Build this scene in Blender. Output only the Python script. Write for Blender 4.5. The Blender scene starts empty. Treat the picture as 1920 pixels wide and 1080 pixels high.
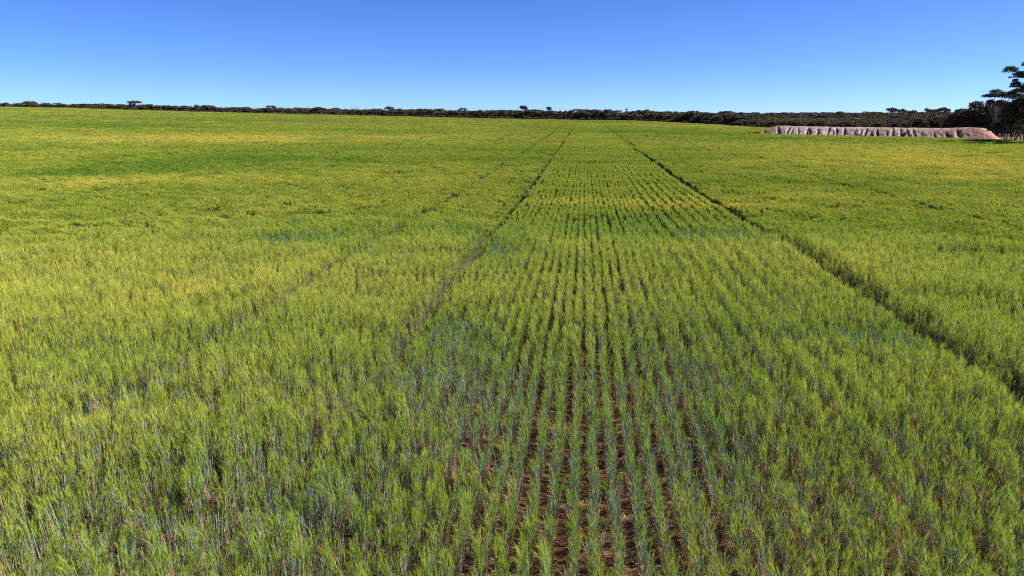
import bpy, math, random
import numpy as np

# ------------------------------------------------------------------ camera, sky, sun, exposure
SC = bpy.context.scene
COL = SC.collection
R = math.radians
F, CX, CY = 1280.0, 960.0, 540.0                  # photograph: focal length and centre in its pixels
PITCH = math.atan((540 - 222) / F)                # level horizon at row 222
YAW = math.atan((1096 - 960) / F * math.cos(PITCH))   # the crop rows run along +Y and vanish at column 1096
CAM_H = 5.45
cam_d = bpy.data.cameras.new('camera')
cam = bpy.data.objects.new('camera', cam_d)
COL.objects.link(cam)
cam_d.sensor_width = 36
cam_d.lens = 36 * F / 1920
cam_d.clip_end = 30000
cam.location = (0, 0, CAM_H)
cam.rotation_euler = (math.pi / 2 - PITCH, 0, YAW)
SC.camera = cam
SC.render.resolution_x, SC.render.resolution_y = 1024, 576

SUN_AZ, SUN_EL = R(84), R(42)                    # clockwise from +Y
world = bpy.data.worlds.new('World')
SC.world = world
world.use_nodes = True
wn, wl = world.node_tree.nodes, world.node_tree.links
bg = wn['Background']
sky = wn.new('ShaderNodeTexSky')
sky.sky_type = 'NISHITA'
sky.sun_disc = False
sky.sun_elevation = SUN_EL
sky.sun_rotation = SUN_AZ
sky.altitude = 300
sky.air_density = 0.42
sky.dust_density = 0.2
sky.ozone_density = 9.5
hs = wn.new('ShaderNodeHueSaturation')
hs.inputs['Saturation'].default_value = 1.05
wl.new(sky.outputs[0], hs.inputs['Color'])
tint = wn.new('ShaderNodeMix'); tint.data_type = 'RGBA'; tint.blend_type = 'MULTIPLY'
tint.inputs[0].default_value = 1; tint.inputs[7].default_value = (1.02, .955, 1.08, 1)      # the camera's blue-leaning sky
wl.new(hs.outputs[0], tint.inputs[6])
wl.new(tint.outputs[2], bg.inputs['Color'])
bg.inputs['Strength'].default_value = 0.090

sun_d = bpy.data.lights.new('sun', 'SUN')
sun_d.energy = 5.0
sun_d.angle = R(0.53)
sun_d.color = (1.0, 0.94, 0.84)
sun = bpy.data.objects.new('sun', sun_d)
COL.objects.link(sun)
sun.location = (60, -10, 60)
sun.rotation_euler = (math.pi / 2 - SUN_EL, 0, math.pi - SUN_AZ)
SC.view_settings.view_transform = 'Standard'
SC.view_settings.look = 'None'
SC.view_settings.gamma = 1
SC.view_settings.use_curve_mapping = False
SC.view_settings.exposure = 1.08
SC.cycles.use_denoising = False
SC.cycles.filter_width = 1.15
SC.cycles.max_bounces = 6
SC.cycles.transparent_max_bounces = 4

rng = np.random.default_rng(7)
rnd = random.Random(7)

# ------------------------------------------------------------------ noise, terrain, picture rays
def vnoise(x, y, scale, seed, sy=None):
    """smooth lattice noise, about -1..1"""
    x = np.asarray(x, float) / scale
    y = np.asarray(y, float) / (sy or scale)
    xi, yi = np.floor(x).astype(np.int64), np.floor(y).astype(np.int64)
    fx, fy = x - xi, y - yi
    fx, fy = fx * fx * (3 - 2 * fx), fy * fy * (3 - 2 * fy)
    def hsh(a, b):
        n = (a * 374761393 + b * 668265263 + seed * 982451653) & 0x7fffffff
        n = ((n ^ (n >> 13)) * 1274126177) & 0x7fffffff
        n = n ^ (n >> 16)
        return (n & 0xffff) / 32767.5 - 1
    return ((hsh(xi, yi) * (1 - fx) + hsh(xi + 1, yi) * fx) * (1 - fy)
            + (hsh(xi, yi + 1) * (1 - fx) + hsh(xi + 1, yi + 1) * fx) * fy)

def sstep(t):
    t = np.clip(t, 0, 1)
    return t * t * (3 - 2 * t)

cp, sp, cy_, sy_ = math.cos(PITCH), math.sin(PITCH), math.cos(YAW), math.sin(YAW)
def ray(px, py):
    """world direction through a pixel of the photograph, with unit horizontal length"""
    a, b = (px - CX) / F, (CY - py) / F
    fx, fy, fz = a, cp + b * sp, -sp + b * cp
    d = np.array([fx * cy_ - fy * sy_, fx * sy_ + fy * cy_, fz])
    return d / math.hypot(d[0], d[1])

# far edge of the barley field: (column, row of its edge, distance)
EDGE = [(-700, 184, 700), (-300, 192, 640), (0, 200.5, 570), (120, 202, 560), (240, 206, 545), (480, 212, 505), (720, 217, 470), (960, 222, 440),
        (1100, 224.5, 425), (1200, 225.5, 410), (1330, 231.5, 365), (1420, 236, 330), (1600, 240, 300),
        (1920, 246, 280), (2400, 250, 280)]
E_AZ, E_D, E_H = [], [], []
for px, py, D in EDGE:
    d = ray(px, py)
    E_AZ.append(math.atan2(d[0], d[1])); E_D.append(D); E_H.append(CAM_H + d[2] * D - 0.95)
E_AZ, E_D, E_H = map(np.array, (E_AZ, E_D, E_H))
def az_of(px, py=230):
    d = ray(px, py); return math.atan2(d[0], d[1])
AZ_R0, AZ_R1 = az_of(1150), az_of(1500)

def ground(x, y):
    x, y = np.asarray(x, float), np.asarray(y, float)
    D = np.hypot(x, y)
    az = np.arctan2(x, y)
    De = np.interp(az, E_AZ, E_D)
    # smooth the edge heights over azimuth
    He = sum(w * np.interp(az + o, E_AZ, E_H) for w, o in ((.25, -.03), (.5, 0), (.25, .03)))
    t = np.clip((D - 60) / (De - 60), 0, None)
    tt = np.minimum(t, 1)
    far = np.clip(D - De, 0, 1800)
    right = sstep((az - AZ_R0) / (AZ_R1 - AZ_R0))
    z = He * ((1 - right) * (0.35 * tt + 0.65 * sstep(tt)) + right * sstep(tt) ** 2.2)
    z = z + far * (0.0068 * right)
    fade = np.clip((D - 6) / 30, 0, 1)
    z = z + fade * (0.10 * vnoise(x, y, 23, 3) + 0.05 * vnoise(x, y, 9, 4))
    return z

def hit(px, py, lift=0.0):
    """where the line of sight meets the ground (or a height above it)"""
    d = ray(px, py)
    D = np.concatenate([np.linspace(3, 120, 2400), np.linspace(120, 900, 6000)])
    g = ground(d[0] * D, d[1] * D) + lift - (CAM_H + d[2] * D)
    k = np.argmax(g > 0)
    return float(d[0] * D[k]), float(d[1] * D[k]), float(D[k])

def at(px, dist):
    d = ray(px, 230); x, y = d[0] * dist, d[1] * dist
    return float(x), float(y), float(ground(x, y))

# ------------------------------------------------------------------ helpers
def tag(o, label=None, cat=None, group=None, kind=None):
    if label: o['label'] = label
    if cat: o['category'] = cat
    if group: o['group'] = group
    if kind: o['kind'] = kind
    return o

class MB:
    """collects ribbons, tubes and leaf faces for one mesh"""
    def __init__(s): s.v, s.f, s.m, s.c = [], [], [], []
    def ribbon(s, pts, ws, side, mi, c=0.5):
        b = len(s.v); n = len(pts)
        side = np.asarray(side)
        for p, w in zip(pts, ws):
            s.v.append(p - side * w * .5)
            if w > 0: s.v.append(p + side * w * .5)
            else: s.v.append(p + side * 1e-4)
        for i in range(n - 1):
            a = b + 2 * i
            s.f.append((a, a + 1, a + 3, a + 2) if ws[i + 1] > 0 else (a, a + 1, a + 2)); s.m.append(mi); s.c.append(c)
    def tube(s, pts, rs, mi=0, k=6, c=0.5, cap=True):
        pts = [np.asarray(p, float) for p in pts]
        b = len(s.v)
        for i, (p, r) in enumerate(zip(pts, rs)):
            t = pts[min(i + 1, len(pts) - 1)] - pts[max(i - 1, 0)]
            t = t / (np.linalg.norm(t) + 1e-9)
            u = np.cross(t, (0.3, 1, .1)); u /= np.linalg.norm(u) + 1e-9
            w = np.cross(t, u)
            for j in range(k):
                a = 2 * math.pi * j / k
                s.v.append(p + r * (math.cos(a) * u + math.sin(a) * w))
        for i in range(len(pts) - 1):
            for j in range(k):
                a, q = b + i * k + j, b + i * k + (j + 1) % k
                s.f.append((a, q, q + k, a + k)); s.m.append(mi); s.c.append(c)
        if cap:
            s.f.append(tuple(b + (len(pts) - 1) * k + j for j in range(k))); s.m.append(mi); s.c.append(c)
    def quads(s, V, mi, C):
        """V: n x 4 x 3"""
        b = len(s.v)
        s.v.extend(V.reshape(-1, 3))
        for i in range(len(V)):
            s.f.append((b + 4 * i, b + 4 * i + 1, b + 4 * i + 2, b + 4 * i + 3)); s.m.append(mi); s.c.append(float(C[i]))
    def mesh(s, name, mats, smooth=False):
        me = bpy.data.meshes.new(name)
        me.from_pydata([tuple(map(float, p)) for p in s.v], [], s.f)
        for m in mats: me.materials.append(m)
        me.polygons.foreach_set('material_index', np.array(s.m, np.int32))
        at_ = me.attributes.new('tone', 'FLOAT', 'FACE')
        at_.data.foreach_set('value', np.array(s.c, np.float32))
        if smooth: me.polygons.foreach_set('use_smooth', np.ones(len(s.f), bool))
        me.update()
        return me

def link(name, data, parent=None, loc=None):
    o = bpy.data.objects.new(name, data)
    COL.objects.link(o)
    if parent is not None: o.parent = parent
    if loc is not None: o.location = loc
    return o

def material(name):
    m = bpy.data.materials.new(name); m.use_nodes = True
    n, l = m.node_tree.nodes, m.node_tree.links
    return m, n, l, n['Principled BSDF']

def mixc(n, l, fac, a, b, mode='MIX'):
    x = n.new('ShaderNodeMix'); x.data_type = 'RGBA'; x.blend_type = mode
    for sock, val in ((x.inputs[0], fac), (x.inputs[6], a), (x.inputs[7], b)):
        if hasattr(val, 'node'): l.new(val, sock)
        elif isinstance(val, (int, float)): sock.default_value = val
        else: sock.default_value = (*val, 1)
    return x.outputs[2]

def maprange(n, l, v, a, b, c=0., d=1.):
    x = n.new('ShaderNodeMapRange')
    l.new(v, x.inputs[0])
    for i, q in enumerate((a, b, c, d)): x.inputs[i + 1].default_value = q
    return x.outputs[0]

def attr(n, name, typ='GEOMETRY'):
    x = n.new('ShaderNodeAttribute'); x.attribute_name = name; x.attribute_type = typ
    return x

def noise(n, l, scale, detail=3, vec=None, rough=.5):
    x = n.new('ShaderNodeTexNoise'); x.inputs['Scale'].default_value = scale
    x.inputs['Detail'].default_value = detail; x.inputs['Roughness'].default_value = rough
    if vec is not None: l.new(vec, x.inputs['Vector'])
    return x.outputs[0]

def plant_material(name, green, ripe, rough, trans, spec=.4, jitter=.35):
    """leafy surface: colour runs from green to ripe with the plant's own ripeness"""
    m, n, l, b = material(name)
    rp = attr(n, 'ripe', 'INSTANCER').outputs['Fac']
    tone = attr(n, 'tone').outputs['Fac']
    col = mixc(n, l, rp, green, ripe)
    k = maprange(n, l, tone, 0, 1, 1 - jitter, 1 + jitter)
    comb = n.new('ShaderNodeVectorMath'); comb.operation = 'SCALE'
    l.new(col, comb.inputs[0]); l.new(k, comb.inputs['Scale'])
    l.new(comb.outputs[0], b.inputs['Base Color'])
    b.inputs['Roughness'].default_value = rough
    b.inputs['Specular IOR Level'].default_value = spec
    tr = n.new('ShaderNodeBsdfTranslucent'); l.new(comb.outputs[0], tr.inputs['Color'])
    mx = n.new('ShaderNodeMixShader'); mx.inputs[0].default_value = trans
    l.new(b.outputs[0], mx.inputs[1]); l.new(tr.outputs[0], mx.inputs[2])
    l.new(mx.outputs[0], n['Material Output'].inputs['Surface'])
    return m

M_STEM = plant_material('barley_stem', (0.31, 0.345, 0.31), (0.31, 0.33, 0.24), .42, .10, .45)
M_LEAF = plant_material('barley_leaf', (0.09, 0.16, 0.07), (0.13, 0.20, 0.045), .5, .25, .3)
M_EAR = plant_material('barley_ear', (0.25, 0.375, 0.035), (0.64, 0.59, 0.11), .55, .38, .2)
M_DEAD = plant_material('dry_leaf', (0.50, 0.27, 0.09), (0.50, 0.27, 0.09), .7, .2, .2)
M_STALK_SHADED = plant_material('barley_stalk_shaded', (0.07, 0.115, 0.06), (0.095, 0.135, 0.055), .6, .08, .15)  # farther stalks, colour darkened to deepen the shade in the row gaps
CROP = [M_STEM, M_LEAF, M_EAR, M_DEAD, M_STALK_SHADED]

# ------------------------------------------------------------------ the ground
def side(x, d, big_, until, end):
    out = []
    while x < end:
        d = min(d * 1.13, big_) if x < until else d * 1.16
        x += d; out.append(x)
    return out
gx = np.array([-q for q in side(5, .07, 6, 560, 7000)][::-1] + list(np.arange(-5, 6.01, .07)) + side(6.01, .07, 6, 400, 7000))
gy = np.array([-q for q in side(-5.5, .07, 40, 100, 3000)][::-1] + list(np.arange(5.5, 20.01, .07)) + side(20.01, .07, 4.5, 720, 9000))
GX, GY = np.meshgrid(gx, gy)
near = sstep((24 - np.hypot(GX, GY)) / 8)
rowph = np.cos((GX + .0) / .28 * 2 * math.pi)
GZ = ground(GX, GY) + near * (0.018 * rowph + 0.028 * vnoise(GX, GY, .22, 11, .12) + 0.03 * vnoise(GX, GY, .6, 12, .3))
nx, ny = len(gx), len(gy)
ids = np.arange(nx * ny).reshape(ny, nx)
faces = np.stack([ids[:-1, :-1], ids[:-1, 1:], ids[1:, 1:], ids[1:, :-1]], -1).reshape(-1, 4)
me = bpy.data.meshes.new('field_soil')
me.vertices.add(nx * ny)
me.vertices.foreach_set('co', np.stack([GX, GY, GZ], -1).astype(np.float32).ravel())
me.loops.add(faces.size); me.polygons.add(len(faces))
me.loops.foreach_set('vertex_index', faces.astype(np.int32).ravel())
me.polygons.foreach_set('loop_start', np.arange(0, faces.size, 4, dtype=np.int32))
me.polygons.foreach_set('loop_total', np.full(len(faces), 4, np.int32))
me.polygons.foreach_set('use_smooth', np.ones(len(faces), bool))
me.update(calc_edges=True)
m, n, l, b = material('red_soil')
pos = n.new('ShaderNodeNewGeometry').outputs['Position']
mp = n.new('ShaderNodeMapping'); mp.inputs['Scale'].default_value = (1, 2.2, 1); l.new(pos, mp.inputs[0])
f1 = noise(n, l, 7, 8, mp.outputs[0], .7)
c1 = mixc(n, l, maprange(n, l, f1, .38, .64), (0.065, 0.027, 0.016), (0.25, 0.125, 0.068))
f2 = noise(n, l, .35, 4, pos)
c2 = mixc(n, l, maprange(n, l, f2, .45, .7, 0, .5), c1, (0.22, 0.13, 0.08))
l.new(c2, b.inputs['Base Color']); b.inputs['Roughness'].default_value = .95
b.inputs['Specular IOR Level'].default_value = .15
bp = n.new('ShaderNodeBump'); bp.inputs['Strength'].default_value = .8; bp.inputs['Distance'].default_value = .03
l.new(noise(n, l, 22, 6, mp.outputs[0], .7), bp.inputs['Height']); l.new(bp.outputs[0], b.inputs['Normal'])
me.materials.append(m)
tag(link('ground', me), kind='structure')

# ------------------------------------------------------------------ barley: meshes of plants and pieces of crop
def unit(v): return v / (np.linalg.norm(v) + 1e-9)
def rside():
    a = rng.uniform(0, 2 * math.pi); return np.array([math.cos(a), math.sin(a), 0.])

def ear(mb, p, d, awns, wid, ln, tone):
    nod = np.array([rng.normal(.14, .17), rng.normal(-.03, .22), 0.])
    d1 = unit(d + nod * .35); d2 = unit(d1 + nod * .6 - np.array([0, 0, .15]))
    p1 = p + d1 * ln * .5; p2 = p1 + d2 * ln * .5
    s = unit(np.cross(d2, rside() + np.array([0, 0, .2])))
    s2 = unit(np.cross(d2, s))
    mb.ribbon([p, p1, p2], [wid * .7, wid, wid * .35], s, 2, tone)
    mb.ribbon([p, p1, p2], [wid * .7, wid, wid * .35], s2, 2, tone)
    for k in range(awns):
        q = p + (p1 - p) * rng.uniform(.3, 1) if k % 2 else p1 + (p2 - p1) * rng.uniform(0, 1)
        dd = unit(d2 + (s * rng.normal(0, .13) + s2 * rng.normal(0, .13)))
        mb.ribbon([q, q + dd * rng.uniform(.09, .15)], [.0032, 0], unit(np.cross(dd, rside())), 2, min(1, tone + .15))

def stem_plant(mb_s, mb_e, x, y, h, lod, earp=1.0, dead=.3):
    tone = rng.uniform(.1, .9)
    ls = .03 if lod < 2 else .05
    lean = np.array([rng.normal(.015, ls), rng.normal(0, ls), 1.])
    base = np.array([x, y, 0.])
    mid = base + lean * h * .5
    top = mid + unit(lean + np.array([rng.normal(.02, .03), rng.normal(0, .03), 0])) * h * .5
    if lod == 0:
        mb_s.ribbon([base, mid, top], [.0052, .0048, .0036], rside(), 0, tone)
        for k in range(3):
            t = rng.uniform(.2, .85)
            p = base + (top - base) * t
            a = rside(); L = rng.uniform(.12, .24)
            up = rng.uniform(1.9, 4.5)
            d1 = unit(a + np.array([0, 0, up])); d2 = unit(a + np.array([0, 0, up - 1.1])); d3 = unit(a + np.array([0, 0, up - 2.2]))
            p1 = p + d1 * L * .45; p2 = p1 + d2 * L * .3; p3 = p2 + d3 * L * .25
            mi = 3 if (t < (.5 if dead < .5 else .68) and rng.random() < dead) else 1
            mb_s.ribbon([p, p1, p2, p3], [.004, .0078, .0065, 0], unit(np.cross(a, (0, 0, 1))), mi, rng.uniform(0, 1))
        if rng.random() < earp: ear(mb_e, top, unit(top - mid), 9, .0112, rng.uniform(.07, .095), rng.uniform(.2, .8))
    else:
        w = (.010, .016, .035)[lod - 1]
        mb_s.ribbon([base, top], [w, w * .8], rside(), 4, tone)
        a = rside(); t = rng.uniform(.45, .85); p = base + (top - base) * t; L = rng.uniform(.15, .25)
        mb_s.ribbon([p, p + unit(a + np.array([0, 0, rng.uniform(2, 4)])) * L * .7, p + a * L * .5 + np.array([0, 0, L * .8])],
                    [w * .8, w * 1.5, 0], unit(np.cross(a, (0, 0, 1))), 1, rng.uniform(0, 1))
        if rng.random() < earp:
            d = unit(top - base + np.array([rng.normal(.08, .11), rng.normal(0, .13), 0])); L = rng.uniform(.14, .21)
            ew = (.019, .030, .06)[lod - 1]
            s = unit(np.cross(d, rside())); s2 = unit(np.cross(d, s)); tn = rng.uniform(.25, .75)
            nodp = top + d * L + np.array([rng.normal(.02, .025), rng.normal(0, .035), -.015])
            mb_e.ribbon([top, top + d * L * .45, nodp], [ew * .5, ew, 0], s, 2, tn)
            mb_e.ribbon([top, top + d * L * .45, nodp], [ew * .5, ew, 0], s2, 2, tn)

def proto_collection(name, meshes):
    c = bpy.data.collections.new(name)
    for i, me in enumerate(meshes):
        o = bpy.data.objects.new('%s_%02d' % (name, i), me); c.objects.link(o)
    return c

# single tufts: (stems mesh, ears mesh, both)
TUFT_S, TUFT_E, TUFT_B = [], [], []
for i in range(12):
    ms, me_ = MB(), MB()
    earp = .95 if i < 7 else (.55 if i < 10 else .15)
    dead = .15 if i < 5 else .6
    for k in range(15):
        stem_plant(ms, me_, rng.normal(0, .022), rng.uniform(-.06, .06), rng.uniform(.42, .74), 0, earp, dead)
    TUFT_S.append(ms.mesh('barley_stems', CROP)); TUFT_E.append(me_.mesh('barley_ears', CROP))
    both = MB(); o = len(ms.v)
    both.v = ms.v + me_.v; both.f = ms.f + [tuple(q + o for q in f) for f in me_.f]
    both.m = ms.m + me_.m; both.c = ms.c + me_.c
    TUFT_B.append(both.mesh('barley_tuft', CROP))
C_TUFT = proto_collection('tuft_source', TUFT_B)

def piece(nst, wx, wy, lod, earp, rows=None):
    mb = MB(); sd = int(rng.integers(1, 9999))
    for k in range(nst):
        x = (rng.choice(rows) + rng.normal(0, .018 if wx < .2 else .03)) if rows is not None else rng.uniform(-wx / 2, wx / 2)
        y = rng.uniform(-wy / 2, wy / 2)
        # the crop stands in clumps of uneven height
        hgt = .585 + (.45 if wx < .2 else 1) * float(.10 * vnoise(x + sd * 7.3, y, .34 * lod, sd) + .05 * vnoise(x, y + sd, .15 * lod, sd + 5)) + rng.normal(0, .025)
        stem_plant(mb, mb, x, y, hgt, lod, earp)
    return mb.mesh('barley_piece', CROP)
C_SEG = proto_collection('segment_source', [piece(62, .1, .5, 1, 1 if i < 6 else .35, rows=[0.]) for i in range(8)])
C_MID = proto_collection('mid_source', [piece(150, .6, .64, 1, 1 if i < 6 else .35, rows=[-.14, .14] if i % 2 else None) for i in range(8)])
C_FAR = proto_collection('far_source', [piece(125, 1.0, 1.0, 2, 1 if i < 6 else .35) for i in range(8)])
C_HOR = proto_collection('horizon_source', [piece(220, 3.2, 3.2, 3, 1 if i < 6 else .35) for i in range(8)])

def instancer(name, pts, rot, scl, idx, ripe, coll):
    me = bpy.data.meshes.new(name)
    me.from_pydata(np.asarray(pts, float).tolist(), [], [])
    a = me.attributes.new('rot', 'FLOAT_VECTOR', 'POINT'); a.data.foreach_set('vector', np.asarray(rot, np.float32).ravel())
    a = me.attributes.new('scl', 'FLOAT_VECTOR', 'POINT'); a.data.foreach_set('vector', np.asarray(scl, np.float32).ravel())
    a = me.attributes.new('idx', 'INT', 'POINT'); a.data.foreach_set('value', np.asarray(idx, np.int32))
    a = me.attributes.new('ripe', 'FLOAT', 'POINT'); a.data.foreach_set('value', np.asarray(ripe, np.float32))
    o = link(name, me)
    g = bpy.data.node_groups.new(name, 'GeometryNodeTree')
    g.interface.new_socket('Geometry', in_out='INPUT', socket_type='NodeSocketGeometry')
    g.interface.new_socket('Geometry', in_out='OUTPUT', socket_type='NodeSocketGeometry')
    N, L = g.nodes, g.links
    gi, go = N.new('NodeGroupInput'), N.new('NodeGroupOutput')
    ci = N.new('GeometryNodeCollectionInfo'); ci.inputs['Collection'].default_value = coll
    ci.inputs['Separate Children'].default_value = True; ci.inputs['Reset Children'].default_value = True
    ip = N.new('GeometryNodeInstanceOnPoints'); ip.inputs['Pick Instance'].default_value = True
    def na(nm, t):
        x = N.new('GeometryNodeInputNamedAttribute'); x.data_type = t; x.inputs['Name'].default_value = nm
        return next(s for s in x.outputs if s.enabled and s.name == 'Attribute')
    er = N.new('FunctionNodeEulerToRotation')
    L.new(na('rot', 'FLOAT_VECTOR'), er.inputs[0])
    L.new(gi.outputs[0], ip.inputs['Points']); L.new(ci.outputs[0], ip.inputs['Instance'])
    L.new(na('idx', 'INT'), ip.inputs['Instance Index'])
    L.new(er.outputs[0], ip.inputs['Rotation']); L.new(na('scl', 'FLOAT_VECTOR'), ip.inputs['Scale'])
    L.new(ip.outputs[0], go.inputs[0])
    md = o.modifiers.new('instances', 'NODES'); md.node_group = g
    return o

# ------------------------------------------------------------------ barley: where it grows and how ripe it is
BANK = [(1403, 221), (1460, 216), (1560, 210), (1660, 204), (1760, 199), (1850, 196), (1893, 195)]     # (column, distance) of its foot
BANK_P = [np.array(at(px, D)) for px, D in BANK]
bank_az = np.array([math.atan2(p[0], p[1]) for p in BANK_P]); bank_d = np.array([math.hypot(p[0], p[1]) for p in BANK_P])
AZ_BANK0 = bank_az[0]
def field_end(az):
    e = np.interp(az, E_AZ, E_D) - 4
    foot = np.interp(az, bank_az, bank_d) - 3.5 - np.clip((az - bank_az[-2]) * 60, 0, 12)
    return np.where(az > AZ_BANK0 - .006, foot, e)
AZ_BEHIND = az_of(1455)
def field_ok(D, az):
    foot = field_end(az)
    back = (az > AZ_BANK0 - .006) & (az < AZ_BEHIND) & (D > np.interp(az, bank_az, bank_d) + 13 - 14 * np.clip((AZ_BANK0 + .01 - az) / .016, 0, 1)) & (D < np.interp(az, E_AZ, E_D) - 6)
    return (D < foot) | back

TRAMS = [(-3.95, .31, .32), (8.05, .27, .30), (-8.1, .2, .5), (19.8, .2, .7), (-33, .3, .6)]      # wheel tracks: x, half width, height left
# riper and greener patches seen in the field: column, row, half widths in pixels, amount
PATCH = [(420, 258, 420, 9, .5), (160, 345, 200, 12, .5), (560, 262, 300, 7, .4), (1750, 302, 320, 20, .75), (1800, 332, 200, 7, .4),
         (1560, 275, 220, 7, .35), (1340, 385, 150, 14, .35), (230, 320, 160, 9, -.75), (420, 300, 260, 8, -.3), (150, 235, 180, 6, -.55), (430, 226, 200, 4, -.35),
         (560, 450, 170, 10, -.4), (400, 430, 150, 7, -.35), (1560, 262, 200, 4, -.35), (1000, 300, 120, 8, -.2), (480, 530, 260, 30, .4),
         (100, 500, 160, 28, .3), (1440, 480, 160, 18, .45), (1640, 480, 120, 18, .25), (1330, 445, 110, 9, -.5), (1190, 412, 150, 6, -.25), (950, 470, 70, 16, -.55),
         (1230, 385, 130, 10, .25), (1160, 278, 80, 5, .35), (1060, 380, 120, 8, .2), (860, 620, 60, 30, -.45), (1700, 560, 160, 30, .1),
         (780, 690, 90, 30, -.4), (1300, 700, 120, 30, -.35), (1150, 900, 130, 90, -.35), (900, 740, 90, 50, -.25), (1330, 850, 80, 60, -.5),
         (1300, 236, 150, 3, .45), (700, 233, 260, 4, .2), (1250, 248, 160, 4, -.3), (1650, 630, 120, 20, -.3), (330, 760, 200, 40, .1), (600, 950, 250, 60, -.2)]
PATCH_W = []
for px, py, rx, ry, a in PATCH:
    x, y, D = hit(px, py, .6)
    _, _, d0 = hit(px, py - ry, .6); _, _, d1 = hit(px, py + ry, .6)
    PATCH_W.append((x, y, rx / F * D, max(1, .5 * (d0 - d1)), a * .8, math.atan2(x, y)))

ROW = .28
def swath(x): return sstep((x + 4.2) / .6) * sstep((8.4 - x) / .6)

def ripe_at(x, y):
    r = .40 + .16 * vnoise(x, y, 16, 21, 11) + .15 * vnoise(x, y, 5, 22, 3.2) + .12 * vnoise(x, y, 1.6, 23, 1.2) + .10 * vnoise(x, y, 60, 24, 26)
    for X, Y, rx, ry, a, az in PATCH_W:
        dx, dy = x - X, y - Y
        u, v = dx * math.cos(az) - dy * math.sin(az), dx * math.sin(az) + dy * math.cos(az)
        q = (u / rx) ** 2 + (v / ry) ** 2
        e = np.exp(-q * 1.1) * (1 + .5 * vnoise(x, y, max(.6, ry * .35), 31)) * (q < 6)
        r = r + a * e
    return r

def height_at(x, y, ripe):
    D = np.hypot(x, y)
    calm = 1 - .55 * swath(x)
    h = 1.0 + calm * (.19 * vnoise(x, y, 2.8, 41, 1.8) + .10 * vnoise(x, y, .8, 42)) + .10 * vnoise(x, y, 8, 43, 4)
    h = h + .14 * np.clip(ripe - .4, -.7, .3)
    # drill rows of the middle run differ in height
    kr = np.round(x / ROW)
    h = h * (1 + swath(x) * (.085 * np.where(kr % 2 == 0, 1, -1) * sstep((x - 1.5) / 2.5) * (1 - .6 * sstep((D - 35) / 40)) + .06 * np.sin(kr * 37.7)))
    # thin ground in the middle of the nearest run
    h = h * (1 - .10 * np.exp(-((x - .8) / 3) ** 2 - ((y - 8) / 6) ** 2))
    for X, hw, k in TRAMS:
        wob = .06 * vnoise(x * 0, y, 14, 51)
        s = np.clip(1.5 - np.abs(x - X - wob) / hw, 0, 1)
        brk = .62 + .38 * sstep((vnoise(x * 0 + X * 7, y, 17, 52) + .75) * 1.2)
        s = np.where(D > 100, np.clip(1.6 - np.abs(x - X - wob) / max(hw, .36), 0, 1), s)
        ke = k + (.80 - k) * sstep((18 - D) / 9)
        h = h * (1 - (1 - ke) * s * brk)
    return h

AZ0, AZ1 = R(-53), R(40)
def keep(x, y, d0, d1):
    D = np.hypot(x, y); az = np.arctan2(x, y)
    return (az > AZ0) & (az < AZ1) & (D >= d0) & (D < d1) & field_ok(D, az)

ROW = .28
D_A, D_B, D_C = 27., 115., 240.
def grid(x0, x1, dx, y0, y1, dy):
    X, Y = np.meshgrid(np.arange(x0, x1, dx), np.arange(y0, y1, dy)); return X.ravel(), Y.ravel()
rowoff = {}
def row_jit(x):
    k = np.round(x / ROW).astype(int)
    return .022 * np.sin(k * 12.9898 + 4.1) + .012 * np.sin(k * 78.233)


def rots(n, tilt=.05): return np.stack([rng.normal(0, tilt, n), rng.normal(.02, tilt, n), rng.uniform(-.5, .5, n) + math.pi * rng.integers(0, 2, n)], -1)

# A: single plants
x, y = grid(-38 * ROW * 4, 38 * ROW * 4, ROW, 4.0, D_A + 9, .082)
sw = swath(x)
xj = x + row_jit(x) * sw + rng.normal(0, 1, len(x)) * (.012 + .06 * (1 - sw))
yj = y + rng.uniform(-.035, .035, len(x))
k = keep(xj, yj, 4.2, D_A + 9) & (np.hypot(xj, yj) < D_A + 9 * rng.random(len(xj)))
thin = np.exp(-((xj - .9) / 2.6) ** 2) * sstep((26 - yj) / 12)
bald = vnoise(xj, yj, .55, 61, .8) + .5 * vnoise(xj, yj, 2.2, 62)
k &= rng.random(len(x)) < np.clip(1.0 - .12 * sstep((17 - yj) / 8) - .06 * thin - .55 * np.clip(bald - .7, 0, 1), .2, 1)
xj, yj, thin = xj[k], yj[k], thin[k]
ripe = ripe_at(xj, yj) + rng.normal(0, .07, len(xj))
hh = height_at(xj, yj, ripe)
stay = ~((hh < .68) & (rng.random(len(xj)) < .6))
xj, yj, thin, ripe, hh = xj[stay], yj[stay], thin[stay], ripe[stay], hh[stay]
low = (ripe < .12) | (rng.random(len(xj)) < .35 * thin)
Dn = np.hypot(xj, yj)
old = (rng.random(len(xj)) < .75 * sstep((17 - Dn) / 8)) & (vnoise(xj, yj, 1.3, 63) > -.2)
idx = np.where(low, rng.integers(7, 12, len(xj)), np.where(old, rng.integers(5, 10, len(xj)), rng.integers(0, 7, len(xj))))
zz = ground(xj, yj) - .01
A = dict(x=xj, y=yj, z=zz, r=rots(len(xj)), h=hh * rng.uniform(.8, 1.16, len(xj)), i=idx, p=np.clip(ripe, 0, 1))
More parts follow.
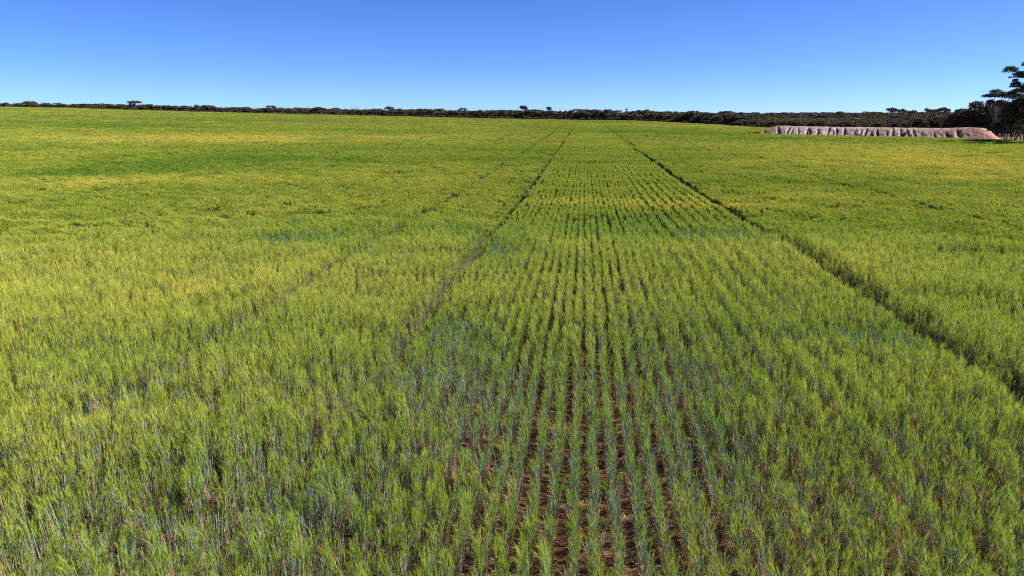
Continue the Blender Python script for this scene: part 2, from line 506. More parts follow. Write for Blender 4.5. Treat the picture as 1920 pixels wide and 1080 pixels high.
# the nearest, largest 300 stand as plants of their own
d3 = np.hypot(A['x'], A['y'])
d = np.stack([A['x'], A['y'], A['z'] + .35 - CAM_H], -1)
cxx = d[:, 0] * cy_ + d[:, 1] * sy_; cyy = -d[:, 0] * sy_ + d[:, 1] * cy_
depth = cyy * cp - d[:, 2] * sp; upv = cyy * sp + d[:, 2] * cp
PX, PY = CX + F * cxx / depth, CY - F * upv / depth
cand = np.where((PX > 640) & (PX < 1560) & (PY < 1085) & (PY > 500))[0]
near300 = cand[np.argsort(depth[cand])][:300]
mask = np.ones(len(d3), bool); mask[near300] = False
sc = np.stack([A['h'] * .5 + .5, A['h'] * .5 + .5, A['h']], -1)
fa = instancer('barley_crop', np.stack([A['x'], A['y'], A['z']], -1)[mask], A['r'][mask], sc[mask], A['i'][mask], A['p'][mask], C_TUFT)
tag(fa, 'green awned barley standing in rows across the near field', 'barley crop', kind='stuff')
PL = [('full eared green barley plant in the front rows over bare soil', 'full eared barley plants in the front rows'),
      ('eared barley plant with rusty lower leaves in the front rows', 'barley plants with rusty lower leaves in the front rows'),
      ('half eared leafy barley plant in the front rows', 'half eared barley plants in the front rows'),
      ('blue green barley plant with hardly any ears in the front rows', 'nearly earless barley plants in the front rows')]
for q in near300:
    i = int(A['i'][q]); kind_ = 0 if i < 5 else 1 if i < 7 else 2 if i < 10 else 3
    o = link('barley_plant', TUFT_B[i] if i > 9 else TUFT_S[i], loc=(A['x'][q], A['y'][q], A['z'][q]))
    o.rotation_euler = A['r'][q]; o.scale = sc[q]; o['ripe'] = float(A['p'][q])
    tag(o, PL[kind_][0], 'barley plant', PL[kind_][1])
    if i < 10:
        e = link('ears', TUFT_E[i], o); e['ripe'] = float(A['p'][q])
print('near plants', len(d3))

def lay(name, label, x, y, rotf, scx, coll, d0, d1, extra=None):
    k = keep(x, y, d0, d1)
    if extra is not None: k &= extra
    x, y = x[k], y[k]
    ripe = ripe_at(x, y) + rng.normal(0, .05, len(x))
    h = height_at(x, y, ripe) * rng.uniform(.96, 1.04, len(x))
    gone = (h < .56) & (rng.random(len(x)) < .8)
    x, y, ripe, h = x[~gone], y[~gone], ripe[~gone], np.maximum(h[~gone], .5)
    idx = np.where(ripe < .12, rng.integers(5, 8, len(x)), rng.integers(0, 6, len(x)))
    scl = np.stack([np.full(len(x), scx), np.full(len(x), 1.0), h], -1)
    o = instancer(name, np.stack([x, y, ground(x, y) - .02], -1), rotf(len(x)), scl, idx, np.clip(ripe, 0, 1), coll)
    tag(o, label, 'barley crop', kind='stuff')
    print(name, len(x))

flip = lambda n: np.stack([rng.normal(0, .03, n), rng.normal(.02, .03, n), rng.normal(0, .08, n) + math.pi * rng.integers(0, 2, n)], -1)
# B: rows of the middle run, then the closed crop on both sides
x, y = grid(-15 * ROW, 30 * ROW, ROW, D_A - 4, 190, .48)
x = x + row_jit(x) + rng.normal(0, .015, len(x)); y = y + rng.uniform(-.1, .1, len(y))
lay('barley_crop', 'green barley in long straight rows between two wheel tracks', x, y, flip, 1., C_SEG, D_A - 2, 190., np.hypot(x, y) > D_A + 7 * rng.random(len(x)))
x, y = grid(-160, 100, .56, 10, D_B, .6)
x = x + rng.uniform(-.12, .12, len(x)); y = y + rng.uniform(-.2, .2, len(y))
lay('barley_crop', 'closed yellow green barley beside the wheel tracks', x, y, flip, 1., C_MID, D_A - 2, D_B, ((x < -4.25) | (x > 8.4)) & (np.hypot(x, y) > D_A + 7 * rng.random(len(x))))
# C: farther crop, finer near the wheel tracks that run to the wood
x, y = grid(-260, 170, 1.0, 60, D_C, .95)
x = x + rng.uniform(-.25, .25, len(x)); y = y + rng.uniform(-.3, .3, len(y))
lay('barley_crop', 'yellow green barley in the middle of the wide field', x, y, flip, 1., C_FAR, D_B, D_C, (x < -10) | (x > 10))
x, y = grid(-10, 10, .56, D_B - 12, 450, .62)
y = y + rng.uniform(-.2, .2, len(y))
lay('barley_crop', 'barley between far wheel tracks that run to the wood', x, y, flip, 1., C_MID, D_B, 450, ((x < -4.25) | (x > 8.4)) | (np.hypot(x, y) > 190))
x, y = grid(-620, 330, 3.0, 120, 700, 2.9)
x = x + rng.uniform(-.5, .5, len(x)); y = y + rng.uniform(-.6, .6, len(y))
lay('barley_crop', 'pale green barley along the far edge of the field', x, y, flip, 1., C_HOR, D_C, 700, (x < -10) | (x > 10))

# straw and dead leaves lying on the bare soil of the nearest rows
mb = MB()
for k in range(5200):
    px_, py_ = rng.normal(.8, 2.6), rng.uniform(4.5, 19)
    a = rng.normal(0, .6) if rng.random() < .6 else rng.uniform(0, math.pi)
    d = np.array([math.cos(a), math.sin(a), rng.normal(.02, .12)]); L = rng.uniform(.05, .2)
    p = np.array([px_, py_, float(ground(px_, py_)) + .035 + abs(rng.normal(0, .02))])
    mb.ribbon([p - d * L * .5, p + np.array([0, 0, .012]), p + d * L * .5], [.005, .007, .003], unit(np.cross(d, (0, 0, 1))), 0, rng.uniform(0, 1))
M_STRAW = plant_material('straw', (0.58, 0.42, 0.25), (0.58, 0.42, 0.25), .7, .1, .2, .6)
tag(link('straw_litter', mb.mesh('straw_litter', [M_STRAW])), 'pale straw scattered on the bare red soil', 'straw', kind='stuff')

# ------------------------------------------------------------------ two weeds in the crop
def weed(px, py, r, h, label, m):
    x, y, D = hit(px, py, .1)
    o = link('weed_clump', None, loc=(x, y, float(ground(x, y))))
    st, lf = MB(), MB()
    for k in range(46):
        a = rside() * rng.uniform(.1, 1); top = a * r + np.array([0, 0, h * rng.uniform(.5, 1)])
        mid = a * r * .35 + np.array([0, 0, top[2] * .6])
        st.tube([np.zeros(3) + a * .04, mid, top], [.004, .003, .001], 0, 3)
        for q in range(16):
            p = mid + (top - mid) * rng.uniform(-.4, 1); d = unit(rng.normal(0, 1, 3) + np.array([0, 0, .5]))
            lf.ribbon([p, p + d * .035, p + d * .07], [.004, .012, 0], unit(np.cross(d, rng.normal(0, 1, 3))), 0, rng.uniform(0, 1))
    link('stems', st.mesh('stems', [m[0]]), o); link('leaves', lf.mesh('leaves', [m[1]]), o)
    tag(o, label, 'weed')
M_WSTEM = plant_material('weed_stem', (.13, .08, .05), (.13, .08, .05), .8, 0, .2)
M_WDARK = plant_material('weed_leaf', (.05, .05, .022), (.05, .05, .022), .7, .15, .2)
M_WRED = plant_material('dry_weed_leaf', (.26, .12, .05), (.26, .12, .05), .7, .15, .2)
weed(1268, 868, .26, .42, 'dark bushy weed growing between thin barley rows', (M_WSTEM, M_WDARK))
weed(572, 940, .2, .5, 'rust brown dry weed standing in a gap in the barley', (M_WSTEM, M_WRED))

# ------------------------------------------------------------------ earth bank of the dam
def smooth_path(P, n):
    P = np.array(P); t = np.linspace(0, len(P) - 1, n)
    return np.stack([np.interp(t, np.arange(len(P)), P[:, i]) for i in range(2)], -1)
nu = 950
path = smooth_path([p[:2] for p in BANK_P], nu)
tang = np.gradient(path, axis=0); tang /= np.linalg.norm(tang, axis=1)[:, None]
nrm = np.stack([-tang[:, 1], tang[:, 0]], -1)            # away from the camera
if nrm[nu // 2] @ path[nu // 2] < 0: nrm = -nrm
s_len = np.concatenate([[0], np.cumsum(np.linalg.norm(np.diff(path, axis=0), axis=1))]); Ltot = s_len[-1]
cuts, s = [], 1.0
while s < Ltot: cuts.append((s, rng.uniform(.2, 1.0) ** 1.3, rng.uniform(.12, .32), rng.uniform(-.6, .95), rng.uniform(-.35, .35))); s += rng.uniform(.5, 2.9)
cuts = np.array(cuts)
prof = [(-1.2, 0.0), (-.5, .03), (0, .10), (.3, .19), (.6, .29), (.9, .40), (1.2, .51), (1.5, .61), (1.8, .71), (2.1, .80), (2.4, .88), (2.65, .94), (2.85, .985), (3.3, 1.0), (4.3, .99), (5.6, .97), (6.2, .8), (8.2, 0.25), (9.2, -.05)]
HB = 2.7
prof = [(o * 1.28 if 0 < o < 3 else o + .85 if o >= 3 else o, t) for o, t in prof]
V = np.zeros((nu, len(prof), 3))
u = s_len
end = sstep(u / 7.5) * sstep((Ltot - u) / 7.0)
crest = HB * end * (1 + .07 * np.exp(-((u - 8) / 3.5) ** 2) + .10 * np.exp(-((u - Ltot + 9) / 4) ** 2) + .02 * vnoise(u, u * 0, 5, 71) + .012 * vnoise(u, u * 0, .8, 72))
slant = .55 * sstep((u - Ltot * .55) / (Ltot * .3))
vd = path / np.linalg.norm(path, axis=1)[:, None]
kk = (vd * tang).sum(1) / (vd * nrm).sum(1)
for j, (o, t) in enumerate(prof):
    front = math.sin(math.pi * min(1, max(0, (t if o < 3.7 else 0)))) ** .9 if o < 3.7 else 0
    us = u - (kk - slant) * o + .25 * vnoise(u, u * 0 + t * 3, 1.2, 73)
    g = np.zeros(nu)
    for c, dpt, w, t0, sl in cuts: g = np.maximum(g, dpt * float(sstep((1.05 - max(0, t0) - t) * 4)) * np.exp(-np.abs((us - c - sl * o) / w) ** 1.4))
    lump = .22 * vnoise(us, us * 0 + 1.5 * t, 1.6, 74) + .14 * vnoise(us, us * 0 + 4 * t, .5, 75)
    push = front * (1.55 * g - .7 * lump)
    w_ = .45 + .55 * end
    pos2 = path + nrm * ((o * w_ + push) * (1.0))[:, None]
    V[:, j, :2] = pos2
    V[:, j, 2] = ground(pos2[:, 0], pos2[:, 1]) * 1.0 + np.where(t > 0, crest * t, t * 1.0) - front * .2 * g - (.06 if j in (0, len(prof) - 1) else 0) + (.04 * vnoise(u, u * 0 + o, .7, 76) if 0 < j < len(prof) - 1 else 0)
idsb = np.arange(nu * len(prof)).reshape(nu, len(prof))
fb = np.stack([idsb[:-1, :-1], idsb[1:, :-1], idsb[1:, 1:], idsb[:-1, 1:]], -1).reshape(-1, 4)
me = bpy.data.meshes.new('earth_bank')
me.from_pydata(V.reshape(-1, 3).tolist(), [], fb.tolist())
a = me.attributes.new('tone', 'FLOAT', 'POINT')
redness = 1 - sstep(u / 17) * sstep((Ltot - u) / 30) + .55 * np.exp(-((u - Ltot * .55) / 3.5) ** 2)
a.data.foreach_set('value', np.repeat(np.clip(redness, 0, 1), len(prof)).astype(np.float32))
m, n, l, b = material('bank_clay')
pos = n.new('ShaderNodeNewGeometry').outputs['Position']
tn = attr(n, 'tone').outputs['Fac']
f = noise(n, l, 1.1, 8, pos, .72)
pale = mixc(n, l, maprange(n, l, f, .35, .65), (0.30, 0.205, 0.17), (0.53, 0.42, 0.365))
red = mixc(n, l, maprange(n, l, f, .35, .65), (0.24, 0.10, 0.06), (0.40, 0.22, 0.15))
ad = n.new('ShaderNodeMath'); ad.operation = 'MULTIPLY'; l.new(tn, ad.inputs[0]); ad.inputs[1].default_value = .85
l.new(mixc(n, l, ad.outputs[0], pale, red), b.inputs['Base Color'])
b.inputs['Roughness'].default_value = .95; b.inputs['Specular IOR Level'].default_value = .1
me.materials.append(m)
bank = tag(link('earth_bank', me), 'long pink and red earth bank with eroded gullies in front of the wood', 'earth bank')

# ------------------------------------------------------------------ trees
def leaf_material(name, a, b_, c):
    m, n, l, b = material(name)
    tone = attr(n, 'tone').outputs['Fac']
    oi = n.new('ShaderNodeObjectInfo').outputs['Random']
    col = mixc(n, l, tone, a, b_)
    col = mixc(n, l, maprange(n, l, oi, 0, 1, 0, .75), col, c)
    l.new(col, b.inputs['Base Color']); b.inputs['Roughness'].default_value = .6; b.inputs['Specular IOR Level'].default_value = .25
    tr = n.new('ShaderNodeBsdfTranslucent'); l.new(col, tr.inputs['Color'])
    mx = n.new('ShaderNodeMixShader'); mx.inputs[0].default_value = .15
    l.new(b.outputs[0], mx.inputs[1]); l.new(tr.outputs[0], mx.inputs[2]); l.new(mx.outputs[0], n['Material Output'].inputs['Surface'])
    return m
M_GUM = leaf_material('gum_leaves', (.032, .035, .017), (.11, .108, .054), (.11, .082, .055))
M_GUM2 = leaf_material('olive_leaves', (.034, .036, .015), (.13, .122, .05), (.12, .095, .052))
def bark_material(name, c0, c1):
    m, n, l, b = material(name)
    l.new(mixc(n, l, noise(n, l, 3, 4), c0, c1), b.inputs['Base Color']); b.inputs['Roughness'].default_value = .85
    return m
M_BARK = bark_material('gum_bark', (.06, .045, .036), (.17, .14, .115))
M_DEADWOOD = bark_material('dead_wood', (.10, .09, .085), (.2, .18, .17))

def clump(mb, c, r, n, s):
    d = rng.normal(0, 1, (n, 3)); d /= np.linalg.norm(d, axis=1)[:, None]
    d[:, 2] = np.where(d[:, 2] < -.35, -d[:, 2], d[:, 2])
    rad = rng.uniform(.55, 1.05, n)[:, None] * (1 + .18 * np.sin(d[:, :1] * 7 + c[0]) * np.cos(d[:, 1:2] * 6 + c[1]))
    p = np.asarray(c) + d * rad * np.asarray(r)
    a = rng.normal(0, 1, (n, 3)); a[:, 2] -= .3; a /= np.linalg.norm(a, axis=1)[:, None]
    b_ = np.cross(a, rng.normal(0, 1, (n, 3))); b_ /= np.linalg.norm(b_, axis=1)[:, None]
    L = s * rng.uniform(.7, 1.3, n)[:, None]; W = L * .42
    Q = np.stack([p - a * L, p + b_ * W, p + a * L, p - b_ * W], 1)
    mb.quads(Q, 0, np.clip(rng.normal(.5, .28, n), 0, 1))

def limb(mb, p0, p1, r0, r1, wob=.12, k=5):
    p0, p1 = np.asarray(p0, float), np.asarray(p1, float); Ln = np.linalg.norm(p1 - p0)
    pts = [p0 + (p1 - p0) * t + (rng.normal(0, wob * Ln * .35, 3) if 0 < t < 1 else 0) for t in (0, .33, .66, 1)]
    mb.tube(pts, [r0, r0 * .8 + r1 * .2, r0 * .4 + r1 * .6, r1], 0, k)

def tree_meshes(clumps, stems, leaf, dens, m=None, mt=None):
    """clumps: (centre, radii); stems: list of (p0, p1, r0, r1)"""
    t, c = MB(), MB()
    for s in stems: limb(t, *s)
    for ce, r in clumps:
        area = 2.2 * (r[0] * r[1] + r[0] * r[2] + r[1] * r[2]) * 4 / 3 * math.pi / math.pi * 1.6
        clump(c, ce, r, max(14, int(dens * area / (leaf * leaf))), leaf)
    return t.mesh('trunk', [mt or M_BARK], True), c.mesh('crown', [m or M_GUM])

def mallee(h, w, leaf, flat, m, dens=1.0, low=.12):
    cl, st = [], []
    nst = rng.integers(3, 6)
    for i in range(nst):
        a = rng.uniform(0, 2 * math.pi); e = np.array([math.cos(a), math.sin(a)]) * w * rng.uniform(.12, .36)
        top = np.array([e[0], e[1], h * rng.uniform(.6, .85)])
        st.append(((e[0] * .12, e[1] * .12, -.2), top, .11 * h / 6, .03 * h / 6))
    nc = rng.integers(10, 15)
    for i in range(nc):
        a = rng.uniform(0, 2 * math.pi); q = math.sqrt(rng.uniform(0, 1)) * .46 * w
        zt = rng.uniform(low if rng.random() < .55 else .45, 1) * h
        r = rng.uniform(.15, .24) * w; rz = r * flat * rng.uniform(.8, 1.2)
        zt = min(zt, h - rz); q = q * (1 - .35 * max(0, zt / h - .6))
        cl.append(((math.cos(a) * q, math.sin(a) * q, max(zt, rz * .6)), (r, r, rz)))
    return tree_meshes(cl, st, leaf, dens, m)

def umbrella(h, w, leaf, thick, m, tiers=1):
    """gum with bare fanning stems under a flattish, broken crown"""
    cl, st = [], []
    for t in range(tiers):
        hh = h - thick - t * h * .2; ww = w * (1 if t == 0 else .62); ox = 0 if t == 0 else -w * .14
        n_ = 12 if t == 0 else 6
        for i in range(n_):
            if rng.random() < .12: continue
            a = i * 2.4 + rng.normal(0, .3); q = math.sqrt((i + .5) / n_) * ww * .4
            x, y = ox + math.cos(a) * q, math.sin(a) * q
            rr = ww * rng.uniform(.12, .2)
            z = hh + thick * (.45 - .55 * (2 * q / ww) ** 2 + rng.normal(0, .22))
            cl.append(((x, y, z), (rr, rr, thick * rng.uniform(.35, .6))))
            if i % 2 == 0 or t: st.append(((x * .2, y * .2, h * .3), (x, y, z), .13 * h / 9, .06 * h / 9))
    for q in range(3): st.append(((0.1 * q, 0, -.3), (rng.normal(0, .15), rng.normal(0, .15), h * .36), .2 * h / 9, .13 * h / 9))
    return tree_meshes(cl, st, leaf, 1.0, m)

def plant_tree(name, meshes, loc, label, cat='tree', group=None, rz=None, s=1.):
    o = link(name, None, loc=loc)
    o.rotation_euler = (0, 0, rng.uniform(0, 6.28) if rz is None else rz)
    o.scale = (s, s, s) if isinstance(s, (int, float)) else s
    link('trunk', meshes[0], o); link('crown', meshes[1], o)
    return tag(o, label, cat, group)

ROUND = [mallee(rng.uniform(4.9, 6.0), rng.uniform(5.2, 6.6), .26, .62, M_GUM if i % 2 else M_GUM2) for i in range(6)]
FLAT = [mallee(rng.uniform(5.4, 6.4), rng.uniform(5.5, 7.0), .26, .42, M_GUM if i % 2 else M_GUM2, low=.2) for i in range(5)]
BUSH = [mallee(rng.uniform(2.2, 3.0), rng.uniform(3.6, 4.6), .24, .7, M_GUM, low=.05) for i in range(3)]

# wood edge, tree by tree
GRP = 'trees along the edge of the wood'
LBL = ['dark rounded mallee tree at the wood edge beyond the barley', 'dark flat topped mallee tree at the wood edge beyond the barley']
MARKS = [(61, 'under the broad dome shaped tree'), (118, 'near the small pointed tree'), (256, 'near the thin open crowned gum'), (390, 'near the flat arched umbrella gum'),
         (510, 'near the dense dark bushy gum'), (601, 'near the umbrella gum with sky under it'), (667, 'beside the bare dead tree'), (730, 'near the wide low umbrella gum'),
         (867, 'near the round headed gum'), (981, 'near the tall gum with rounded crown'), (1029, 'near the slim two tiered gum'), (1112, 'opposite the wheel tracks'),
         (1205, 'near the gum with long sloping crown'), (1300, 'where the field edge dips'), (1390, 'near the red end of the earth bank')]
def mark(c): return min(MARKS, key=lambda q: abs(q[0] - c))[1]
TOPS = [(-700, 182), (0, 193.5), (240, 196.5), (480, 203), (720, 205.5), (960, 208.5), (1200, 211), (1330, 213.5), (1410, 216.5), (1720, 217)]
def edge_scale(c, D):
    d = ray(c, float(np.interp(c, [t[0] for t in TOPS], [t[1] for t in TOPS])))
    return max(.45, (CAM_H + d[2] * D - at(c, D)[2]) / 5.0)
cols, c = [], -30.
while c < 1408:
    D = np.interp(c, [e[0] for e in EDGE], [e[2] for e in EDGE])
    cols.append((c, D)); c += rng.uniform(2.1, 3.3) * F / D * 1.28
for i, (c, D) in enumerate(cols):
    x, y, z = at(c, D + rng.uniform(1, 7))
    fl = rng.random() < .4
    mm = (FLAT if fl else ROUND)[rng.integers(0, 5 if fl else 6)]
    plant_tree('mallee_tree', mm, (x, y, z - .1), ('dark flat topped mallee at the wood edge ' if fl else 'dark rounded mallee at the wood edge ') + mark(c), 'tree', ('flat topped trees at the wood edge ' if fl else 'rounded trees at the wood edge ') + mark(c), s=(lambda q: (float(min(1.1, q * 1.15)), float(min(1.1, q * 1.15)), float(q)))(edge_scale(c, D) * rng.uniform(.72, 1.05)))
print('edge trees', len(cols))
# right-hand wood behind the bank
nb = 0
for c in np.arange(1416, 1915, 11.5):
    for k in range(2):
        D = np.interp(c, [1416, 1600, 1720, 1920], [300, 285, 262, 245]) + k * 14 + rng.uniform(-3, 3)
        x, y, z = at(c + rng.uniform(-5, 5), D)
        H = np.interp(c, [1416, 1600, 1700, 1740, 1800, 1850, 1915], [4.0, 3.5, 3.6, 5.8, 7.2, 8.8, 9.6]) / 5.9
        fl = rng.random() < .5
        plant_tree('mallee_tree', (FLAT if fl else ROUND)[rng.integers(0, 5)], (x, y, z - .1),
                   ['dark rounded mallee tree behind the earth bank', 'dark flat topped mallee tree behind the earth bank'][int(fl)], 'tree',
                   ['rounded trees behind the earth bank', 'flat topped trees behind the earth bank'][int(fl)],
                   s=(float(H * rng.uniform(.9, 1.05)) ** .6, float(H) ** .6, float(H * rng.uniform(.85, 1.06))))
        nb += 1
print('bank trees', nb)

# trees that stand out above the wood
def above(px, top, D, w_px, maker, name, label, lift=.3):
    x, y, z = at(px, D); d = ray(px, top); H = CAM_H + d[2] * D - z
    return plant_tree(name, maker(H, w_px * D / F), (x, y, z - .1), label, 'tree', rz=0)
E_ = lambda c: float(np.interp(c, [e[0] for e in EDGE], [e[2] for e in EDGE]))
above(61, 189.5, E_(61) + 8, 19, lambda h, w: mallee(h, w, .28, .6, M_GUM, low=.5), 'gum_tree', 'broad dome shaped tree rising above the wood on the rise')
above(256, 189, E_(256) + 10, 24, lambda h, w: umbrella(h, w, .22, 1.4, M_GUM, 2), 'gum_tree', 'thin open crowned gum tree above the low end of the wood')
above(118, 194, E_(118) + 8, 9, lambda h, w: mallee(h, w, .25, .6, M_GUM, low=.6), 'gum_tree', 'small pointed tree just above the wood on the rise')
above(390, 197, E_(390) + 10, 20, lambda h, w: umbrella(h, w, .25, 1.5, M_GUM), 'gum_tree', 'flat arched umbrella gum on the skyline beside a gap of sky')
above(510, 198, E_(510) + 8, 18, lambda h, w: mallee(h, w, .28, .5, M_GUM, low=.55), 'gum_tree', 'dense dark bushy gum lifting above the skyline')
above(601, 200.5, E_(601) + 8, 22, lambda h, w: umbrella(h, w, .25, 1.4, M_GUM), 'gum_tree', 'umbrella gum with sky showing under its flat crown')
above(730, 200, E_(730) + 8, 20, lambda h, w: umbrella(h, w, .25, 1.3, M_GUM2), 'gum_tree', 'wide low umbrella gum beside the bare dead tree')
above(867, 202, E_(867) + 8, 15, lambda h, w: mallee(h, w, .28, .6, M_GUM, low=.6), 'gum_tree', 'round headed gum beside a small flat crown on the skyline')
above(981, 198, E_(981) + 9, 17, lambda h, w: umbrella(h, w, .25, 2.0, M_GUM), 'gum_tree', 'tall gum with a rounded spreading crown above the wood')
above(1029, 200, E_(1029) + 9, 11, lambda h, w: umbrella(h, w, .22, 1.5, M_GUM, 2), 'gum_tree', 'slim two tiered gum rising above the wood')
above(1112, 205, E_(1112) + 9, 30, lambda h, w: umbrella(h, w, .22, 1.2, M_GUM2), 'gum_tree', 'wide flat topped gum opposite the end of the wheel tracks')
above(1173, 203, E_(1173) + 9, 10, lambda h, w: mallee(h, w, .22, .6, M_GUM, low=.6), 'gum_tree', 'narrow gum with a small topknot above the wood')
above(1205, 205, E_(1205) + 9, 24, lambda h, w: mallee(h, w, .26, .45, M_GUM, low=.55), 'gum_tree', 'broad dark gum with a long sloping crown')
above(1390, 210, E_(1390) + 9, 22, lambda h, w: mallee(h, w, .26, .5, M_GUM, low=.5), 'gum_tree', 'broad low gum near the red end of the earth bank')
for px, top, w, lb in ((1668, 201.5, 18, 'tallest of three umbrella gums standing clear above the earth bank'),
                       (1688, 204.5, 20, 'middle one of three umbrella gums standing above the earth bank'),
                       (1707, 206, 17, 'lowest of three umbrella gums standing above the earth bank')):
    above(px, top, 255, w, lambda h, wd: umbrella(h, wd, .2, .95, M_GUM), 'umbrella_gum', lb)
above(1741, 203, 246, 20, lambda h, w: umbrella(h, w, .22, .8, M_GUM), 'umbrella_gum', 'umbrella gum where the wood behind the bank begins to rise')
above(1764, 202, 248, 26, lambda h, w: umbrella(h, w, .22, .9, M_GUM), 'umbrella_gum', 'wide umbrella gum with gaps of sky beneath, behind the bank')
above(1867, 169.5, 238, 42, lambda h, w: umbrella(h, w, .22, 1.7, M_GUM, 2), 'umbrella_gum', 'tall bare stemmed umbrella gum with two tiers of foliage')
# bare dead tree
x, y, z = at(667, E_(667) + 6); d = ray(667, 198); H = CAM_H + d[2] * (E_(667) + 6) - z
t = MB()
for bx in (-1.9, 1.6):
    limb(t, (bx * .3, 0, -.2), (bx, 0, H * .7), .16, .09)
    for k in range(7): limb(t, (bx, 0, H * rng.uniform(.5, .72)), (bx + rng.normal(0, 1.1), rng.normal(0, .6), H * rng.uniform(.85, 1.02)), .07, .03)
tag(link('dead_tree', t.mesh('dead_tree', [M_DEADWOOD], True), loc=(x, y, z)), 'bare grey dead tree with twiggy branches above the wood', 'tree')

# big gum at the end of the bank, its crown in separate tufts
D0 = 186.
bx0, by0, bz0 = at(1934, D0)
right_v = np.array([cy_, sy_, 0.]); fwd_v = np.array([-sy_, cy_, 0.])
def big(px, py, dep=0.):
    d = ray(px, py)
    # point at this picture place on an upright plane through the trunk, moved dep metres along the view
    tt = (np.array([bx0, by0, 0]) @ fwd_v) / (d @ fwd_v)
    return np.array([d[0] * tt, d[1] * tt, CAM_H + d[2] * tt]) + fwd_v * dep - np.array([bx0, by0, bz0])
tufts = [(1912, 131, 9, 6), (1926, 128, 12, 8), (1903, 143, 8, 6), (1915, 144, 7, 4), (1928, 142, 9, 6), (1901, 152, 4, 3), (1894.5, 145.5, 2, 1.6), (1906, 161, 7, 6), (1916, 168, 9, 6), (1928, 166, 9, 7),
         (1893, 173, 7, 4.5), (1886, 181, 4.5, 4), (1903, 175, 6, 4), (1918, 178, 9, 5), (1930, 182, 9, 6), (1898, 192, 9, 5), (1890, 198, 8, 4), (1910, 199, 10, 5),
         (1916, 187, 6, 4), (1926, 194, 10, 6), (1895, 208, 10, 5), (1912, 210, 12, 6), (1880, 203, 6, 3), (1924, 208, 10, 7), (1936, 150, 9, 7), (1942, 172, 10, 8), (1944, 195, 11, 8),
         (1950, 135, 9, 6), (1958, 160, 10, 8), (1960, 185, 10, 8), (1940, 120, 9, 6)]
cl, st = [], []
fork = [big(1934, 228), big(1936, 200), big(1935, 170), big(1934, 145)]
for q, (px, py, rx, ry) in enumerate(tufts):
    dep = rng.uniform(-3.2, 3.2) * (1 if rx > 4 else .3)
    c = big(px, py, dep); k = D0 / F
    cl.append((c, (rx * k * 1.06, rx * k * 1.0, ry * k * 1.08)))
    src = fork[0] if py > 205 else fork[1] if py > 178 else fork[2] if py > 150 else fork[3]
    st.append((src, c, .11, .03))
st.append(((0, 0, -.3), fork[0], .42, .34)); st.append((fork[0], fork[1], .34, .27)); st.append((fork[1], fork[2], .27, .2)); st.append((fork[2], fork[3], .2, .12))
plant_tree('gum_tree', tree_meshes(cl, st, .17, 1.2, M_GUM), (bx0, by0, bz0), 'big gum tree with tufted dark crown at the end of the earth bank', 'tree', rz=0)
# smaller gums round its foot, with leaning stems
for px, D, H, W, lb in ((1889, 192, 7.2, 7.5, 'leaning multi stemmed gum shading the end of the earth bank'),
                        (1908, 187, 8.2, 8.0, 'bushy gum under the big tree beside the end of the bank'),
                        (1925, 191, 9.0, 8.5, 'broad dark gum behind the big tree trunk')):
    x, y, z = at(px, D)
    plant_tree('gum_tree', mallee(H, W, .2, .5, M_GUM2, 1.1, low=.38), (x, y, z), lb)
for px, D, H in ((1965, 180, 12.), (1990, 172, 13.)):
    x, y, z = at(px, D)
    plant_tree('gum_tree', mallee(H, H * .75, .25, .5, M_GUM, 1., low=.3), (x, y, z), 'tall gum beside the field beyond the big tree', 'tree', 'gums beyond the big tree')

# shrubs at the foot of the bank
def shrub(px, D, w, h, label):
    x, y, z = at(px, D)
    t, c = MB(), MB()
    for k in range(5): limb(t, (0, 0, -.1), (rng.normal(0, w * .2), rng.normal(0, w * .2), h * .6), .035, .012)
    for k in range(7): clump(c, (rng.normal(0, w * .22), rng.normal(0, w * .15), h * rng.uniform(.35, .65)), (w * .24, w * .22, h * .33), 130, .09)
    o = link('shrub', None, loc=(x, y, z))
    link('stems', t.mesh('stems', [M_BARK]), o); link('leaves', c.mesh('leaves', [M_GUM]), o)
    tag(o, label, 'shrub')
bd = lambda px: float(np.interp(px, [q[0] for q in BANK], [q[1] for q in BANK]))
shrub(1611, bd(1611) - .6, 2.1, 1.05, 'wide dark dome shaped shrub at the foot of the earth bank')
shrub(1637, bd(1637) - .2, .9, 1.5, 'small upright dark shrub against the earth bank')
shrub(1698, bd(1698) + .9, 1.3, 1.9, 'dark shrub growing in a hollow of the earth bank')
shrub(1773, bd(1773) - .7, .9, .6, 'tiny low shrub at the foot of the reddish part of the bank')

# dry grass along the foot of the bank
mb = MB()
for k in range(5200):
    i = rng.integers(0, nu); p2 = path[i] - nrm[i] * rng.uniform(.3, 3.8)
    p = np.array([p2[0], p2[1], float(ground(*p2)) - .02]); hgt = rng.uniform(.12, .38)
    mb.ribbon([p, p + np.array([rng.normal(0, .08), rng.normal(0, .08), hgt])], [.09, 0], rside(), 0, rng.uniform(0, 1))
M_DRY = plant_material('dry_grass', (.42, .36, .16), (.42, .36, .16), .7, .2, .2, .5)
tag(link('dry_grass', mb.mesh('dry_grass', [M_DRY])), 'dry pale grass along the foot of the earth bank', 'grass', kind='stuff')

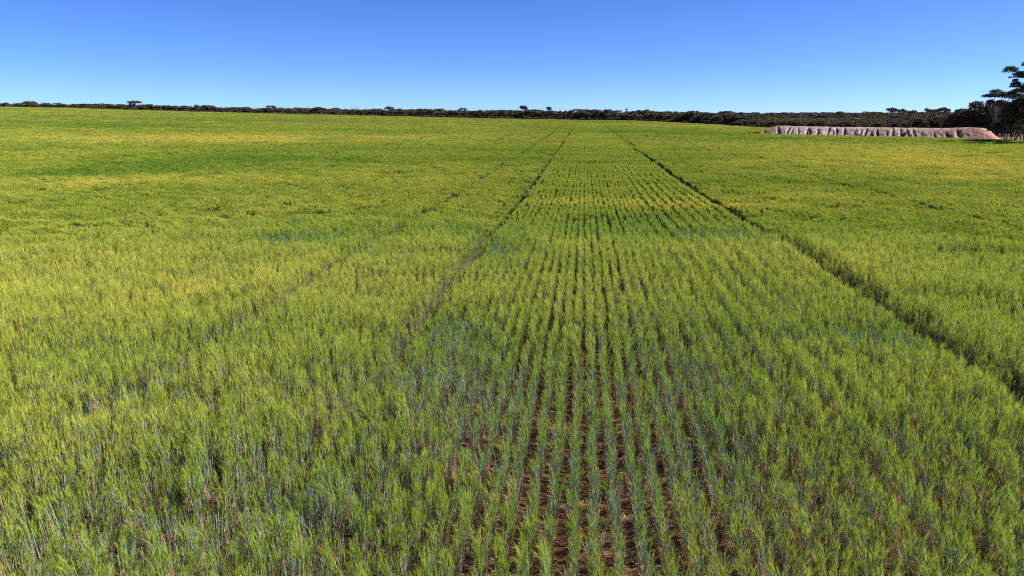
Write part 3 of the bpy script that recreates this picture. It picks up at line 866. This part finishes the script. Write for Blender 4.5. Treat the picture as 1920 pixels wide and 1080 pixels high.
# the wood behind its edge, and the far wooded rise: one mass
C_WOOD = bpy.data.collections.new('wood_source')
for i, (tm, cm) in enumerate(ROUND + FLAT + BUSH):
    C_WOOD.objects.link(bpy.data.objects.new('wood_source_%02d' % i, cm))
pts, idx, scl = [], [], []
for c in np.arange(-420, 2300, 4.2):
    D0e = E_(c) if c < 1410 else np.interp(c, [1410, 1600, 1720, 1920], [325, 315, 292, 275])
    for D in (D0e - 1.2, D0e + 2, D0e + 12, D0e + 19, D0e + 27, D0e + 38, D0e + 55, D0e + 75):
        if D < D0e and c > 1410: continue
        bush = D < D0e + 5
        if rng.random() < (.45 if not bush else .15): continue
        x, y, z = at(c + rng.uniform(-3, 3), D + rng.uniform(-3, 3) * (.3 if bush else 1))
        pts.append((x, y, z - .15)); idx.append(rng.integers(11, 14) if bush else rng.integers(0, 11))
        s = rng.uniform(.75, 1.02) * (edge_scale(c, D0e) if c < 1410 else .62 if c < 1715 else .8) * (.9 if bush else 1)
        if c > 1715 and not bush: s *= np.interp(c, [1715, 1745, 1850], [1, 1.25, 1.6])
        scl.append((s * rng.uniform(.9, 1.15), s, s))
for k in range(2600):
    c = rng.uniform(1380, 2100); D = rng.uniform(318, 640)
    x, y, z = at(c, D); pts.append((x, y, z - .3)); idx.append(rng.integers(0, 14)); q_ = rng.uniform(.45, .72) * (1 if c < 1715 else 1.3); scl.append((q_ * 1.3, q_ * 1.3, q_))
for k in range(5200):
    c = rng.uniform(1080, 2400); D = math.sqrt(rng.uniform(420 ** 2, 2200 ** 2)) if rng.random() < .5 else rng.uniform(1900, 2250)
    x, y, z = at(c, D); pts.append((x, y, z - .3)); idx.append(rng.integers(0, 11)); s = rng.uniform(.9, 1.3); scl.append((s * 1.3, s * 1.3, s))
o = instancer('woodland', pts, np.stack([np.zeros(len(pts)), np.zeros(len(pts)), rng.uniform(0, 6.28, len(pts))], -1), scl, idx, np.zeros(len(pts)), C_WOOD)
tag(o, 'dark mallee woodland filling the skyline behind its edge trees', 'woodland', kind='stuff')
print('wood', len(pts))
